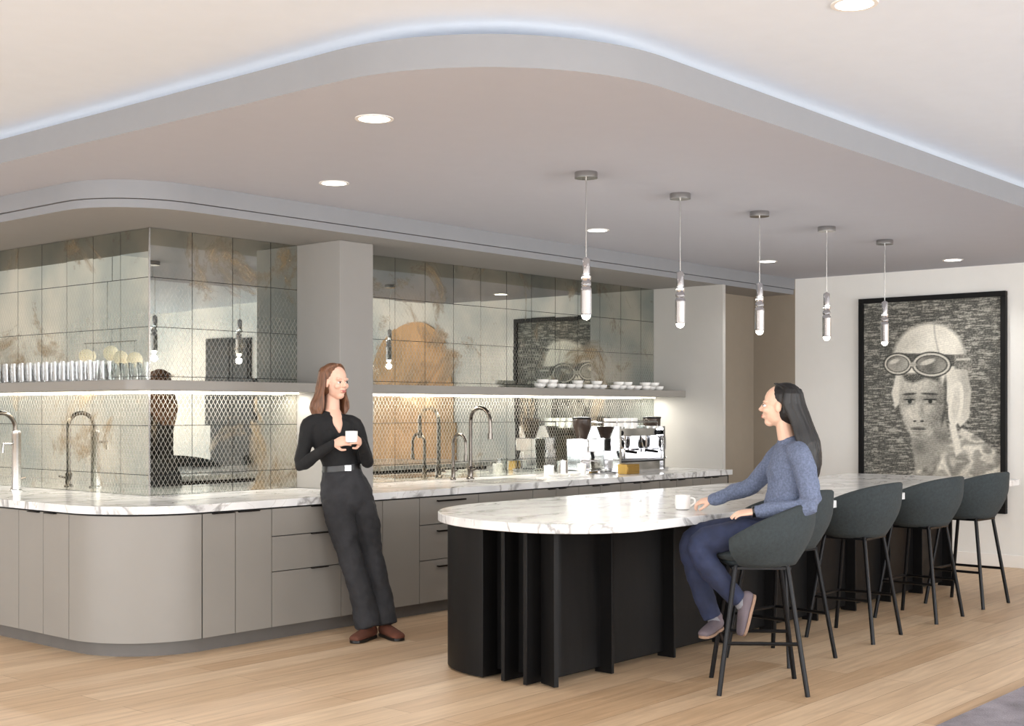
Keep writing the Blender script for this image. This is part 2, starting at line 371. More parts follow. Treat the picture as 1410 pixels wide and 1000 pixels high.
# mirror tiles
T=group('mirror_tile_backsplash',(5.1,7.6,.92))
b=MB(); back=MB()
def tiles(axis,a0,a1,z0,z1,pos,w,h):
    a=a0
    while a<a1-.02:
        ae=min(a+w,a1); z=z1
        while z>z0+.01:
            zs=max(z-h,z0); g=.0022
            rx=random.uniform(-1,1)*.0022; ry=random.uniform(-1,1)*.0016
            vs=[]
            for (u,v) in ((a+g,zs+g),(ae-g,zs+g),(ae-g,z-g),(a+g,z-g)):
                dd=.012+rx*(u-(a+ae)/2)*2+ry*(v-(z+zs)/2)
                vs.append((u,pos-dd,v) if axis=='y' else (pos-dd,u,v))
            b.add(vs,[(0,1,2,3)] if axis=='y' else [(3,2,1,0)])
            z=zs
        a=ae
tiles('y',5.115,6.40,.92,2.735,7.617,.345,.335)
tiles('y',6.73,11.10,.92,2.735,7.617,.345,.335)
tiles('x',7.605,11.9,.92,2.735,5.127,.345,.335)
b.obj('mirror_tiles',M_mirror,T)
back.box(5.12,11.1,7.611,7.619,.921,2.733); back.box(5.121,5.129,7.611,11.9,.921,2.733)
back.obj('grout_backing',M_dark,T)
b=MB(); b.box(5.107,5.117,7.597,7.607,.922,2.733); b.obj('corner_trim',M_nickel,T)

# shelves
b=MB(); b.prism([(6.398,7.22),(6.398,7.60),(5.11,7.60),(5.11,11.9),(4.73,11.9)]+arc(4.73+.12,7.22+.12,.12,180,270,10),1.63,1.695)
b.obj('floating_shelf',M_taupe,bevel=.003)
b=MB(); b.box(6.732,11.098,7.22,7.60,1.63,1.695); b.obj('floating_shelf.001',M_taupe,bevel=.003)
b=MB(); b.box(5.12,6.38,7.56,7.585,1.62,1.6295); b.box(6.76,11.06,7.56,7.585,1.62,1.6295); b.box(5.07,5.095,7.56,11.8,1.62,1.6295); b.obj('shelf_led_strip',M_led)
def area(loc,rot,sx,sy,e,col=(1,.95,.87)):
    L=D.lights.new('strip_light','AREA'); L.shape='RECTANGLE'; L.size=sx; L.size_y=sy; L.energy=e; L.color=col
    o=D.objects.new('strip_light',L); o.location=loc; o.rotation_euler=rot; S.collection.objects.link(o)
area((5.75,7.52,1.615),(0,0,0),1.2,.04,10); area((8.9,7.52,1.615),(0,0,0),4.2,.04,32); area((5.03,9.5,1.615),(0,0,0),.04,4,18)

# ------------------------------------------------------------------ downlights
def downlight(x,y,z,name='recessed_downlight',e=30):
    g0=group(name,(x,y,z))
    b=MB(); b.lathe([(.075,-.004),(.093,-.004),(.093,0.002),(.075,0.002)],n=32,close=True); b.obj('trim_ring',M_base,g0,local=True)
    b=MB(); b.lathe([(.0755,-.0035),(.0755,.001)],n=32); b.obj('lens',M_glow,g0,local=True)
    L=D.lights.new('lamp','SPOT'); L.energy=e; L.spot_size=2.3; L.spot_blend=.6; L.shadow_soft_size=.07; L.color=(1,.98,.95)
    o=D.objects.new('lamp',L); o.parent=g0; o.location=(0,0,-.02); S.collection.objects.link(o)
for x,y in ((4.34,4.59),(5.41,6.08),(8.16,6.12),(10.91,6.19),(11.93,4.82)): downlight(x,y,ZC)
for x,y in ((4.85,2.36),(8.5,2.3),(1.5,2.3),(1.5,6.0),(8.5,-1.2),(2.2,9.0)): downlight(x,y,ZU,e=44)

# ------------------------------------------------------------------ pendants
def pendant(x,y):
    g0=group('pendant_light',(x,y,ZC))
    b=MB(); b.lathe([(.068,-.036),(.068,-.004),(.066,0)],n=32,mi=0); b.tube([(0,0,-.03),(0,0,-.51)],.0035,n=6,mi=0)
    b.lathe([(.006,-.50),(.012,-.505),(.022,-.51),(.024,-.515),(.024,-.60),(.020,-.605)][::-1],n=24,mi=1)
    b.lathe([(.020,-.603),(.029,-.61),(.030,-.625),(.022,-.64)][::-1],n=24,mi=1)
    b.lathe([(.022,-.638),(.030,-.65),(.030,-.665),(.022,-.675)][::-1],n=24,mi=1)
    b.lathe([(.022,-.672),(.032,-.685),(.033,-.70),(.033,-.83),(.0335,-.835),(.029,-.84)][::-1],n=24,mi=1)
    b.obj('body',[M_nickel,M_chrome],g0,local=True)
    b=MB(); b.ell((0,0,-.843),(.026,.026,.026)); b.obj('bulb',M_bulb,g0,local=True)
    L=D.lights.new('lamp','POINT'); L.energy=4; L.shadow_soft_size=.03; L.color=(1,.93,.82)
    o=D.objects.new('lamp',L); o.parent=g0; o.location=(0,0,-.91); S.collection.objects.link(o)
for x in (6.13,7.13,8.14,9.15,10.17): pendant(x,4.68)

# ------------------------------------------------------------------ island
I=group('kitchen_island',(8.1,4.6,0))
def island(x0,x1,y0,y1,rl,rr,rf=.15):
    return arc(x0+rr,y0+rr,rr,180,270,20)+arc(x1-rf,y0+rf,rf,270,360,8)+arc(x1-rf,y1-rf,rf,0,90,8)+arc(x0+rl,y1-rl,rl,90,180,32)
b=MB(); b.prism(island(5.12,11.2,3.90,5.48,.98,.5),.872,.92); b.obj('marble_top',M_marble,I,bevel=.004)
b=MB(); b.prism(island(5.56,11.0,4.47,5.38,.55,.08,.05),.04,.872)
b.prism(island(5.64,10.9,4.58,5.3,.5,.10,.05),0,.04)
curve=arc(5.44+.55,5.46-.55,.55,95,182,24); ic=arc(5.44+.55,5.46-.55,.53,182,95,24)
b.prism(curve+ic,.01,.871)
def fin(p,nrm,depth=.15,th=.022):
    p=Vector((p[0],p[1],0)); nn=Vector((nrm[0],nrm[1],0)).normalized(); t=Vector((-nn.y,nn.x,0))*th/2
    q=[p+t,p-t,p-t-nn*depth,p+t-nn*depth]
    pts=[(v.x,v.y) for v in q]
    ar=sum(pts[i][0]*pts[(i+1)%4][1]-pts[(i+1)%4][0]*pts[i][1] for i in range(4))
    if ar<0: pts=pts[::-1]
    b.prism(pts,.008,.871)
for y in (4.89,4.73,4.57): fin((5.44,y),(-1,0),.16,.026)
fin((5.50,4.40),(-.35,-.94),.14,.03)
for x in (6.0,6.63,7.25,7.85,8.45,9.05,9.65,10.25,10.85): fin((x,4.39),(0,-1),.12)
for x in (6.3,7.0,7.8,8.6,9.4,10.2,10.9): fin((x,5.46),(0,1),.1)
b.obj('fluted_base',M_black,I,bevel=.002)

# ------------------------------------------------------------------ stools
def stool_meshes():
    sh=MB(); nu=40; nv=10;th=.024
    def top(a):
        k=abs(a)/math.radians(128)
        return 1.02-.20*(k**2.2)
    ang=[math.radians(-128+256*i/nu) for i in range(nu+1)]
    def P(a,v,off):
        zt=top(a); z=.675+(zt-.675)*v
        r=.185+.095*math.sin(min(1,v*1.4)*pi/2)+ .014*v +off
        return (r*1.04*math.sin(a),-r*.98*math.cos(a),z)
    prof=[]
    for i,a in enumerate(ang):
        ring=[P(a,v/nv,th/2+.004) for v in range(nv+1)]
        zt=top(a)
        ring.append((P(a,1,.006)[0],P(a,1,.006)[1],zt+.010)); ring.append((P(a,1,-.008)[0],P(a,1,-.008)[1],zt+.010))
        ring+=[P(a,v/nv,-th/2-.006) for v in reversed(range(nv+1))]
        prof.append(ring)
    k=len(prof[0]); vs=[p for r in prof for p in r]
    fs=[(i*k+j,(i+1)*k+j,(i+1)*k+(j+1)%k,i*k+(j+1)%k) for i in range(nu) for j in range(k)]
    fs.append(tuple(range(k))[::-1]); fs.append(tuple(nu*k+j for j in range(k)))
    sh.add(vs,[tuple(reversed(f)) for f in fs])
    def disc(z0,z1,r,rr):
        pr=[(.001,z0),(r-rr,z0),(r-.01,z0+rr*.4),(r,(z0+z1)/2),(r-.008,z1-rr*.4),(r-rr*1.2,z1),(.001,z1+.004)]
        sh.lathe(pr,n=40,R=Matrix.Diagonal((1.02,1.0,1)).to_3x3(),c=(0,.01,0))
    disc(.665,.71,.20,.03); disc(.70,.752,.240,.03)
    lg=MB(); tp=[(-.15,-.13),(.15,-.13),(.15,.14),(-.15,.14)]; bt=[(-.235,-.225),(.235,-.225),(.235,.235),(-.235,.235)]
    for (a,c),(d,e) in zip(tp,bt):
        lg.tube([(a,c,.675),(a*1.04,c*1.04,.65),(d,e,.0)],.0135,n=10)
    zf=.27
    def at(i,z):
        f=(.65-z)/.65; return (tp[i][0]*1.04+(bt[i][0]-tp[i][0]*1.04)*f,tp[i][1]*1.04+(bt[i][1]-tp[i][1]*1.04)*f,z)
    for i,j in ((2,3),(1,2),(3,0)): lg.tube([at(i,zf),at(j,zf)],.010,n=8)
    lg.box(-.16,.16,-.15,.16,.655,.669)
    return sh,lg
sh,lg=stool_meshes()
stools=[(6.254,3.60,math.atan2(.8,-.6)-pi/2),(7.08,3.92,-.12),(8.08,3.93,.05),(9.12,3.93,.0),(10.02,3.93,-.04)]
me=None
for i,(x,y,rz) in enumerate(stools):
    g0=group('counter_stool',(x,y,0),rz)
    if me is None:
        a=sh.obj('upholstered_shell',M_fabric,g0,local=True,sharp=60); c=lg.obj('leg_frame',M_bmetal,g0,local=True); me=(a.data,c.data)
    else:
        for d,nm in zip(me,('upholstered_shell','leg_frame')):
            o=D.objects.new(nm,d); o.parent=g0; S.collection.objects.link(o)

# ------------------------------------------------------------------ framed portrait
A=group('framed_portrait',(XW-.02,5.3,1.57))
y0,y1,z0,z1=4.545,6.05,.51,2.64; fw=.05
b=MB()
for q in ((y0,y1,z0,z0+fw),(y0,y1,z1-fw,z1),(y0,y0+fw,z0+fw,z1-fw),(y1-fw,y1,z0+fw,z1-fw)): b.box(XW-.06,XW-.002,q[0],q[1],q[2],q[3])
b.obj('frame',M_black,A,bevel=.004)
NX,NY=300,430
def vnoise(nx,ny,cx,cy):
    g=np.random.rand(cy+2,cx+2); yy=np.linspace(0,cy,ny); xx=np.linspace(0,cx,nx)
    yi=yy.astype(int); xi=xx.astype(int); fy=(yy-yi)[:,None]; fx=(xx-xi)[None,:]
    fy=fy*fy*(3-2*fy); fx=fx*fx*(3-2*fx)
    a=g[yi][:,xi];b_=g[yi][:,xi+1];c=g[yi+1][:,xi];d=g[yi+1][:,xi+1]
    return (a*(1-fx)+b_*fx)*(1-fy)+(c*(1-fx)+d*fx)*fy
px,py=np.meshgrid(np.linspace(1190,1383,NX),np.linspace(700,408,NY))
fine=vnoise(NX,NY,150,215); mid=vnoise(NX,NY,24,60); streak=vnoise(NX,NY,22,260); big=vnoise(NX,NY,5,8); soft_=vnoise(NX,NY,12,18)
val=.20+.34*np.clip((streak*.6+fine*.2+mid*.2-.5)*3.6+big*.3,0,1)
def ell_(cx,cy,rx,ry,ang=0,soft=.12):
    c,s=math.cos(ang),math.sin(ang); dx=px-cx;dy=py-cy
    u=(dx*c+dy*s)/rx;v=(-dx*s+dy*c)/ry
    return np.clip((1-np.sqrt(u*u+v*v))/soft+.5,0,1)
def poly_(pts,soft=2.5):
    ins=np.zeros_like(px,bool); dm=np.full(px.shape,1e9); n=len(pts)
    for i in range(n):
        x1,y1_=pts[i];x2,y2=pts[(i+1)%n]
        c=((y1_>py)!=(y2>py))&(px<(x2-x1)*(py-y1_)/((y2-y1_)+1e-9)+x1); ins^=c
        dx,dy=x2-x1,y2-y1_; t=np.clip(((px-x1)*dx+(py-y1_)*dy)/(dx*dx+dy*dy),0,1)
        dm=np.minimum(dm,np.hypot(px-x1-t*dx,py-y1_-t*dy))
    return np.clip(.5+np.where(ins,dm,-dm)/soft,0,1)
def over(m,v):
    global val
    val=val*(1-m)+v*m
G=lambda cx,cy,rx,ry,ang=0: np.exp(-((((px-cx)*math.cos(ang)+(py-cy)*math.sin(ang))/rx)**2+((-(px-cx)*math.sin(ang)+(py-cy)*math.cos(ang))/ry)**2))
# jacket with crinkled folds
jk=poly_([(1222,702),(1236,676),(1262,655),(1275,630),(1300,612),(1330,590),(1350,600),(1372,618),(1390,636),(1390,702)])
fold=.5+.5*np.sin((px*.45+py*.8)/4.2+soft_*10+mid*3)
over(jk,.56+.42*(fold-.3)*(.7+.3*fine)+.22*(soft_-.5))
over(poly_([(1250,702),(1264,668),(1280,642),(1292,624),(1302,632),(1290,662),(1274,702)],5)*.85,.22+.3*mid)
over(poly_([(1258,596),(1308,578),(1314,612),(1288,640),(1266,652)],4),.30+.28*soft_)
# helmet
hl=np.maximum(ell_(1284,492,51,51),poly_([(1300,500),(1334,490),(1343,538),(1340,576),(1328,588),(1314,566),(1306,540),(1300,520)]))
over(hl,.90+.10*(soft_-.5)-.28*G(1336,520,12,50)-.16*G(1250,470,22,14,-.5))
over(np.exp(-((px-1292-((py-441)/40)**2*6)/1.3)**2)*(py<485)*hl*.6,.5)
over(ell_(1322,556,10,32,.12),.92); over(ell_(1322,556,5,24,.12,.5)*.5,.70); over(ell_(1305,552,4,34,.08,.4)*.9,.16)
over(poly_([(1238,512),(1248,506),(1246,530),(1242,556),(1236,562),(1231,540)],3),.86)
over(poly_([(1312,584),(1322,586),(1330,622),(1322,630)],3),.92)
# face (three quarter, lit from the left)
fc=poly_([(1244,512),(1300,512),(1306,535),(1306,562),(1300,586),(1286,602),(1272,607),(1260,602),(1250,586),(1244,566),(1242,540)],4)
shade=.68-.24*G(1304,560,16,60)-.14*G(1246,585,8,20)-.22*G(1272,612,22,10)+.12*G(1256,570,9,12)+.10*G(1270,530,18,8)-.10*G(1290,578,10,12)+.14*(soft_-.5)+.10*(mid-.5)+.10*(fine-.5)
over(fc,np.clip(shade,.1,.9))
for ex,w in ((1257,9),(1286,10.5)):
    over(G(ex,549,w*1.2,6.5)*.75,.20); over(ell_(ex,552.5,w*.75,2.8,soft=.3),.58); over(ell_(ex+.5,552.3,2.9,2.9,soft=.3),.05)
    over(ell_(ex,549.6,w*.9,1.2,soft=.5),.05); over(ell_(ex,556,w*.7,.8,soft=.6)*.7,.2); over(ell_(ex,541.5,w*1.15,1.7,.04 if ex>1270 else -.06,.5)*.9,.12)
over(G(1267,563,2.2,12)*.6,.84); over(G(1275,566,3.0,10)*.55,.30); over(G(1270,577,4,3)*.5,.78); over(ell_(1264.5,580.5,2.2,1.3,soft=.5),.1); over(ell_(1275,580.5,2.6,1.4,soft=.5),.1)
over(ell_(1270,590.5,10.5,2.0,soft=.5)*.9,.28); over(ell_(1270,592,11,.9,soft=.5),.08); over(ell_(1270,595,8,2.2,soft=.6)*.7,.40); over(G(1270,600,8,1.8)*.7,.26)
# hair wisps under the goggles
over(poly_([(1246,512),(1300,512),(1298,524),(1280,519),(1262,526),(1250,522)],4)*(.55+.45*(fine>.4)),.14)
# goggles and strap
over(poly_([(1222,486),(1240,482),(1342,488),(1342,505),(1322,503),(1240,503),(1222,500)],2),.20)
for cx,cy,rx,ry in ((1240,498,19,14.5),(1288,500,26,16.5)):
    over(ell_(cx,cy,rx+2,ry+2,.05,.06),.10); over(ell_(cx,cy,rx,ry,.05,.08),.80); over(ell_(cx,cy,rx*.88,ry*.84,.05,.08),.14); over(ell_(cx,cy,rx*.80,ry*.76,.05,.1),.36+.35*(soft_-.3)); over(ell_(cx-5,cy-4,rx*.40,ry*.22,-.3,.5)*.9,.80)
over(ell_(1262,499,5,3.5),.6); over(poly_([(1320,487),(1343,486),(1344,508),(1320,507)],2),.26+.2*fine); over(poly_([(1322,492),(1342,492),(1342,495),(1322,495)],1),.7)
# engraving lines
hatch=np.sin(py*2.1+px*.35+soft_*6); val=np.clip(val+(fine-.5)*.16+hatch*.035,0,1)
dk=np.array(lin((30,34,32)));lt=np.array(lin((238,233,219)))
t=np.clip(val,0,1)**1.45
cols=dk[None,None,:]*(1-t[...,None])+lt[None,None,:]*t[...,None]
ys=np.linspace(y1-fw+.002,y0+fw-.002,NX); zs=np.linspace(z0+fw-.002,z1-fw+.002,NY)
off=A.location
V=np.zeros((NY,NX,3)); V[...,0]=XW-.03-off.x; V[...,1]=ys[None,:]-off.y; V[...,2]=zs[:,None]-off.z
idx=np.arange(NX*NY).reshape(NY,NX)
F=np.stack([idx[:-1,:-1],idx[:-1,1:],idx[1:,1:],idx[1:,:-1]],-1).reshape(-1,4)
me_=D.meshes.new('canvas'); me_.from_pydata(V.reshape(-1,3).tolist(),[],F.tolist())
ca=me_.color_attributes.new('paint','FLOAT_COLOR','POINT')
c4=np.ones((NX*NY,4),np.float32); c4[:,:3]=cols.reshape(-1,3); ca.data.foreach_set('color',c4.ravel())
m,nt,bs=newmat('printed_portrait'); at=N(nt,'ShaderNodeAttribute'); at.attribute_name='paint'; nt.links.new(at.outputs['Color'],bs.inputs['Base Color']); bs.inputs['Roughness'].default_value=.85
me_.materials.append(m); o=D.objects.new('canvas',me_); o.parent=A; S.collection.objects.link(o)

# ------------------------------------------------------------------ rug
b=MB(); b.box(4.6,11.5,-1.5,2.5,.001,.014); b.obj('area_rug',M_rug,bevel=.004)

# ------------------------------------------------------------------ faucets
def faucet(name,x,y,h,reach,r,m,zb=.92,dirv=(0,-1)):
    g0=group(name,(x,y,zb)); b=MB(); dx,dy=dirv
    b.lathe([(r*2,0),(r*2,.012),(r*1.5,.02),(r*1.5,.10),(r*1.1,.11)],n=20)
    R=reach/2; pts=[(0,0,.1),(0,0,h-R)]
    for i in range(1,13):
        a=pi*i/12; d=R-R*math.cos(a); pts.append((dx*d,dy*d,h-R+R*math.sin(a)))
    pts.append((dx*reach,dy*reach,h-R-.10))
    b.tube(pts,r,n=12)
    e=pts[-1]; b.lathe([(r*1.35,-.05),(r*1.35,.0)],c=e,n=14)
    b.tube([(r*1.2,0,.07),(r*5,0,.085)],r*.45,n=8)
    b.obj('spout',m,g0,local=True)
faucet('kitchen_faucet',8.12,7.42,.60,.22,.017,M_gun)
faucet('filter_faucet',7.93,7.44,.38,.14,.012,M_gun)
faucet('kitchen_faucet',4.90,8.98,.56,.22,.016,M_gun,dirv=(-1,0))
def tap_tower(x,y):
    b=MB(); b.lathe([(.045,0),(.045,.01),(.032,.015),(.032,.40),(.034,.405),(.034,.43),(.012,.435)],c=(x,y,.92),n=24)
    b.tube([(x,y,1.26),(x-.10,y,1.26),(x-.10,y,1.20)],.010)
    g0=group('water_tap_tower',(x,y,.92)); b.obj('tower',M_nickel,g0)
tap_tower(4.80,8.78)
b=MB(); b.box(7.75,8.45,6.86,7.28,.9205,.923); b.obj('sink_basin',M_nickel)

# ------------------------------------------------------------------ coffee gear
E=group('espresso_machine',(10.05,7.25,.92)); b=MB()
b.box(-.34,.34,-.22,.2,.0,.10,0); b.box(-.34,.34,-.02,.2,.10,.36,0); b.box(-.36,.36,-.2,.2,.34,.41,0)
b.box(-.37,-.34,-.24,.21,.02,.43,0); b.box(.34,.37,-.24,.21,.02,.43,0)
b.box(-.32,.32,-.24,-.03,.10,.112,1)
for x in (-.17,.17):
    b.lathe([(.035,.22),(.045,.24),(.045,.34)],c=(x,-.12,0),n=20); b.lathe([(.03,.185),(.036,.19),(.036,.225)],c=(x,-.12,0),n=20,mi=0)
    b.tube([(x,-.14,.205),(x,-.29,.19)],.012,mi=1); 
for x in (-.3,.3): b.tube([(x,-.2,.33),(x,-.25,.3),(x,-.24,.13)],.006,res=2); b.ell((x,-.215,.37),(.024,.02,.024),mi=1)
for x in (-.33,.33): b.tube([(x,-.18,.41),(x,-.18,.47),(x,.18,.47),(x,.18,.41)],.006)
b.tube([(-.33,-.18,.47),(.33,-.18,.47)],.006)
for x in (-.22,-.12,-.02,.09,.2): 
    for k in range(2): b.lathe([(.022,.41+k*.045),(.036,.43+k*.045),(.038,.46+k*.045),(.034,.46+k*.045)],c=(x,0,0),n=16,mi=2)
for x in (-.3,.3):
    for y in (-.18,.16): b.lathe([(.02,-.0),(.02,.02)],c=(x,y,0),n=10,mi=1)
b.obj('machine_body',[M_chrome,M_bmetal,M_white],E,local=True,bevel=.006)
def grinder(x,y):
    g0=group('coffee_grinder',(x,y,.92)); b=MB()
    b.box(-.09,.09,-.14,.12,0,.03,0); b.box(-.07,.07,-.04,.12,.03,.24,0); b.box(-.075,.075,-.12,.12,.20,.32,0)
    b.lathe([(.05,.32),(.055,.34),(.085,.42),(.088,.50),(.07,.505)],n=24,mi=1); b.lathe([(.092,.50),(.092,.515),(.03,.52)],n=24,mi=2)
    b.tube([(-.02,-.12,.2),(-.02,-.15,.14)],.014,mi=2); b.tube([(-.05,-.04,.12),(-.05,-.14,.115)],.006); b.tube([(.05,-.04,.12),(.05,-.14,.115)],.006)
    b.obj('grinder_body',[M_chrome,M_smoke,M_bmetal],g0,local=True,bevel=.006)
grinder(9.5,7.3); grinder(10.62,7.3)
def canister(x,y,r,h,m,name='canister'):
    b=MB(); b.lathe([(r,0),(r,h*.85),(r*1.04,h*.86),(r*1.04,h),(r*.9,h*1.02),(.012,h*1.03),(.012,h*1.08)],c=(x,y,.92),n=24); b.obj(name,m)
canister(9.15,7.25,.05,.13,M_nickel); canister(9.30,7.15,.04,.10,M_white); canister(9.02,7.3,.045,.09,M_white)
b=MB(); b.box(9.64,9.84,6.90,7.0,.921,1.01); b.box(9.65,9.83,6.895,6.90,.94,.99); b.obj('tea_box',M_gold,bevel=.006)
b=MB()
for x in (8.72,8.86,9.0): b.lathe([(.03,.93),(.055,.95),(.058,.955)],c=(x,7.0,0),n=18)
b.box(8.62,9.1,6.9,7.12,.921,.932); b.obj('serving_tray_with_cups',M_white)

b=MB()
x=9.0
while x<10.98:
    for k in range(random.choice((1,2,2))):
        z=1.696+k*.034; b.lathe([(.028,z),(.05,z+.018),(.056,z+.042),(.052,z+.042),(.045,z+.02),(.01,z+.01)],c=(x,7.38+random.uniform(-.03,.03),0),n=18)
    x+=.135
b.obj('stacked_cups',M_white)
b=MB()
y=7.85
while y<10.8:
    b.lathe([(.026,1.697),(.030,1.70),(.040,1.835),(.037,1.835),(.028,1.712),(.005,1.71)],c=(4.84,y,0),n=18)
    b.lathe([(.026,1.697),(.030,1.70),(.040,1.835),(.037,1.835),(.028,1.712),(.005,1.71)],c=(4.97,y+.05,0),n=18)
    y+=.11
b.obj('drinking_glasses',M_glass)

# mugs
def mug(name,c,r=.042,h=.085,handle=None,m=None):
    g0=group(name,c); b=MB(); b.lathe([(r*.7,0),(r*.92,.006),(r,.03),(r,h),(r*.92,h),(r*.9,.02),(.005,.014)],n=28)
    if handle is not None:
        hx,hy=math.cos(handle),math.sin(handle)
        b.tube([(hx*(r-.003)+0,hy*(r-.003),h*.8),(hx*(r+.022),hy*(r+.022),h*.74),(hx*(r+.026),hy*(r+.026),h*.45),(hx*(r-.003),hy*(r-.003),h*.22)],.0055,res=4)
    b.obj('cup_body',m or M_white,g0,local=True)

# ------------------------------------------------------------------ people
M_skin=mat('skin',(222,178,156),.5,var=.03,scale=20)
M_skin2=mat('skin_light',(224,184,160),.5,var=.03,scale=20)
M_top=mat('black_knit',(15,15,17),.85,var=.2,scale=40,bump=.2,bscale=300)
M_jean=mat('charcoal_denim',(37,37,40),.85,var=.35,scale=12,bump=.2,bscale=400)
M_sweat=mat('blue_grey_knit',(104,114,138),.95,var=.25,scale=90,bump=.7,bscale=220)
M_blue=mat('navy_denim',(32,40,66),.85,var=.25,scale=14,bump=.2,bscale=400)
M_hairB=mat('brown_hair',(108,72,50),.5,var=.5,scale=26,stretch=(5,5,.5))
M_hairK=mat('black_hair',(13,10,10),.5,var=.4,scale=26,stretch=(5,5,.5))
M_shoe=mat('brown_suede',(88,48,32),.8,var=.15)
M_shoe2=mat('mauve_grey_shoe',(94,84,90),.8,var=.15)
M_sole=mat('rubber_sole',(136,110,92),.8,var=.1)
M_lip=mat('lips',(176,92,86),.4); M_eye=mat('eye_white',(235,232,228),.2); M_iris=mat('iris',(50,34,24),.15)
M_brow=mat('brow',(70,46,34),.8); M_belt=mat('black_leather',(16,15,15),.35); M_sock=mat('grey_sock',(122,122,128),.9)
def blob(mb,name,m,parent,vox,it=4,disp=0):
    o=mb.obj(name,m,parent)
    r=o.modifiers.new('remesh','REMESH'); r.mode='VOXEL'; r.voxel_size=vox; r.use_smooth_shade=True
    if it:
        s=o.modifiers.new('smooth','SMOOTH'); s.iterations=it; s.factor=.5
    if disp:
        tx=D.textures.new(name+'_folds','CLOUDS'); tx.noise_scale=.08; d=o.modifiers.new('folds','DISPLACE'); d.texture=tx; d.strength=disp; d.mid_level=.5
    return o
Rv=Vector((.651,-.759,0)); Fv=Vector((.759,.651,0))
def mapper(O):
    O=Vector((O[0],O[1],0))
    return lambda s,t,z: O+Rv*s+Fv*t+Vector((0,0,z))
def vec(s,t,z=0): return (Rv*s+Fv*t+Vector((0,0,z)))
def basis(fwd,up=Vector((0,0,1))):
    f=fwd.normalized(); l=up.cross(f).normalized(); u=f.cross(l)
    return Matrix((f,l,u)).transposed()
def head(C,fwd,up,parent,mskin,mhair,neck,nr,hair,browm,smile=True):
    B=basis(fwd,up); M4=Matrix.Translation(C)@B.to_4x4()
    h=MB()
    h.ell((-.012,0,.032),(.092,.073,.086)); h.ell((.018,0,-.018),(.068,.060,.088)); h.ell((.046,0,-.084),(.030,.030,.026)); h.ell((.012,0,-.06),(.055,.052,.042))
    h.loft([(.080,0,.016),(.092,0,-.006),(.101,0,-.020)],[.0065,.0085,.0105],res=2); 
    for s in (-1,1):
        h.ell((.060,s*.032,-.022),(.026,.024,.022)); h.ell((-.002,s*.072,-.004),(.018,.008,.030)); h.ell((.093,s*.009,-.024),(.009,.008,.007))
        h.ell((.070,s*.028,.024),(.016,.024,.009))
    h.ell((.080,0,-.054),(.012,.025,.014))
    h.xf(0,M4)
    h.loft([M4@Vector((-.025,0,-.03)),M4@Vector((-.028,0,-.10)),neck],[nr,nr*.95,nr*1.15],side=B@Vector((0,1,0)))
    blob(h,'head_skin',mskin,parent,.0040,2)
    d=MB()
    for s in (-1,1):
        d.ell((.0735,s*.0295,.002),(.0120,.0135,.0078),mi=0); d.ell((.0830,s*.0295,.002),(.0045,.0060,.0062),mi=1)
        d.loft([(.0775,s*.014,.021),(.079,s*.028,.026),(.068,s*.046,.021)],[.0026,.0028,.0016],res=3,n=8,mi=2)
        d.loft([(.0835,s*.017,.007),(.086,s*.029,.0095),(.078,s*.042,.005)],[.0014,.0018,.0014],res=3,n=6,mi=2)
    w=.023 if smile else .018
    d.loft([(.080,-w,-.050),(.0895,-.010,-.0515),(.0905,0,-.0525),(.0895,.010,-.0515),(.080,w,-.050)],[.002,.0038,.0034,.0038,.002],res=3,n=8,mi=3)
    d.loft([(.081,-w*.85,-.053),(.0885,-.009,-.059),(.0895,0,-.0605),(.0885,.009,-.059),(.081,w*.85,-.053)],[.002,.0042,.0048,.0042,.002],res=3,n=8,mi=3)
    if smile: d.loft([(.083,-w*.7,-.0525),(.0905,0,-.056),(.083,w*.7,-.0525)],[.0015,.0022,.0015],res=3,n=8,mi=0)
    d.xf(0,M4); d.obj('face_details',[M_eye,M_iris,browm,M_lip],parent)
    k=MB(); hx=hair.get('cap',-.028); k.ell((hx,0,.046),(.092,.083,.086))
    k.ell((-.05,0,-.01),(.068,.076,.09))
    rnd=random.Random(3); vol=hair.get('vol',1.0)
    for i in range(hair['n']):
        s=1 if i%2 else -1
        u=rnd.random(); ph=math.radians(hair['a0']+(180-hair['a0'])*u)
        rr=1+rnd.uniform(-.03,.05)
        cx=hx+.002
        p0=(.030-.11*u,s*.006+hair['part'],.124-.030*max(0,u-.4)*2)
        p1=(cx+.084*rr*math.cos(ph)*.85,s*.074*rr*max(.3,math.sin(ph)),.092)
        p2=(cx+.096*rr*math.cos(ph),s*.088*rr*math.sin(ph),.015)
        ln=hair['len']*(1+rnd.uniform(-.14,.06)); sp=hair['spread']; wv=hair.get('wave',0)*rnd.uniform(-1,1)
        p3=(cx-.006+.09*rr*math.cos(ph)*vol+hair['back']*.35,s*(.086*rr*vol*math.sin(ph)),-.07)
        p4=(cx-.01+.085*math.cos(ph)*sp*vol+hair['back']*.8+wv,s*(.092*math.sin(ph))*sp*vol+wv,-.07-(ln-.07)*.45)
        p5=(cx-.01+.08*math.cos(ph)*sp+hair['back']*.95-wv,s*(.085*math.sin(ph))*sp-wv,-.07-(ln-.07)*.78)
        p6=(cx-.01+.06*math.cos(ph)*sp+hair['back']+rnd.uniform(-.01,.01),s*(.072*math.sin(ph))*sp+rnd.uniform(-.012,.012),-ln)
        r=rnd.uniform(.006,.010)
        k.loft([p0,p1,p2,p3,p4,p5,p6],[r*.5,r,r,r*1.1,r*1.1,r,.003],n=7,res=3,side=(.3,.3,.9))
    k.xf(0,M4); blob(k,'hair',mhair,parent,.0036,1)
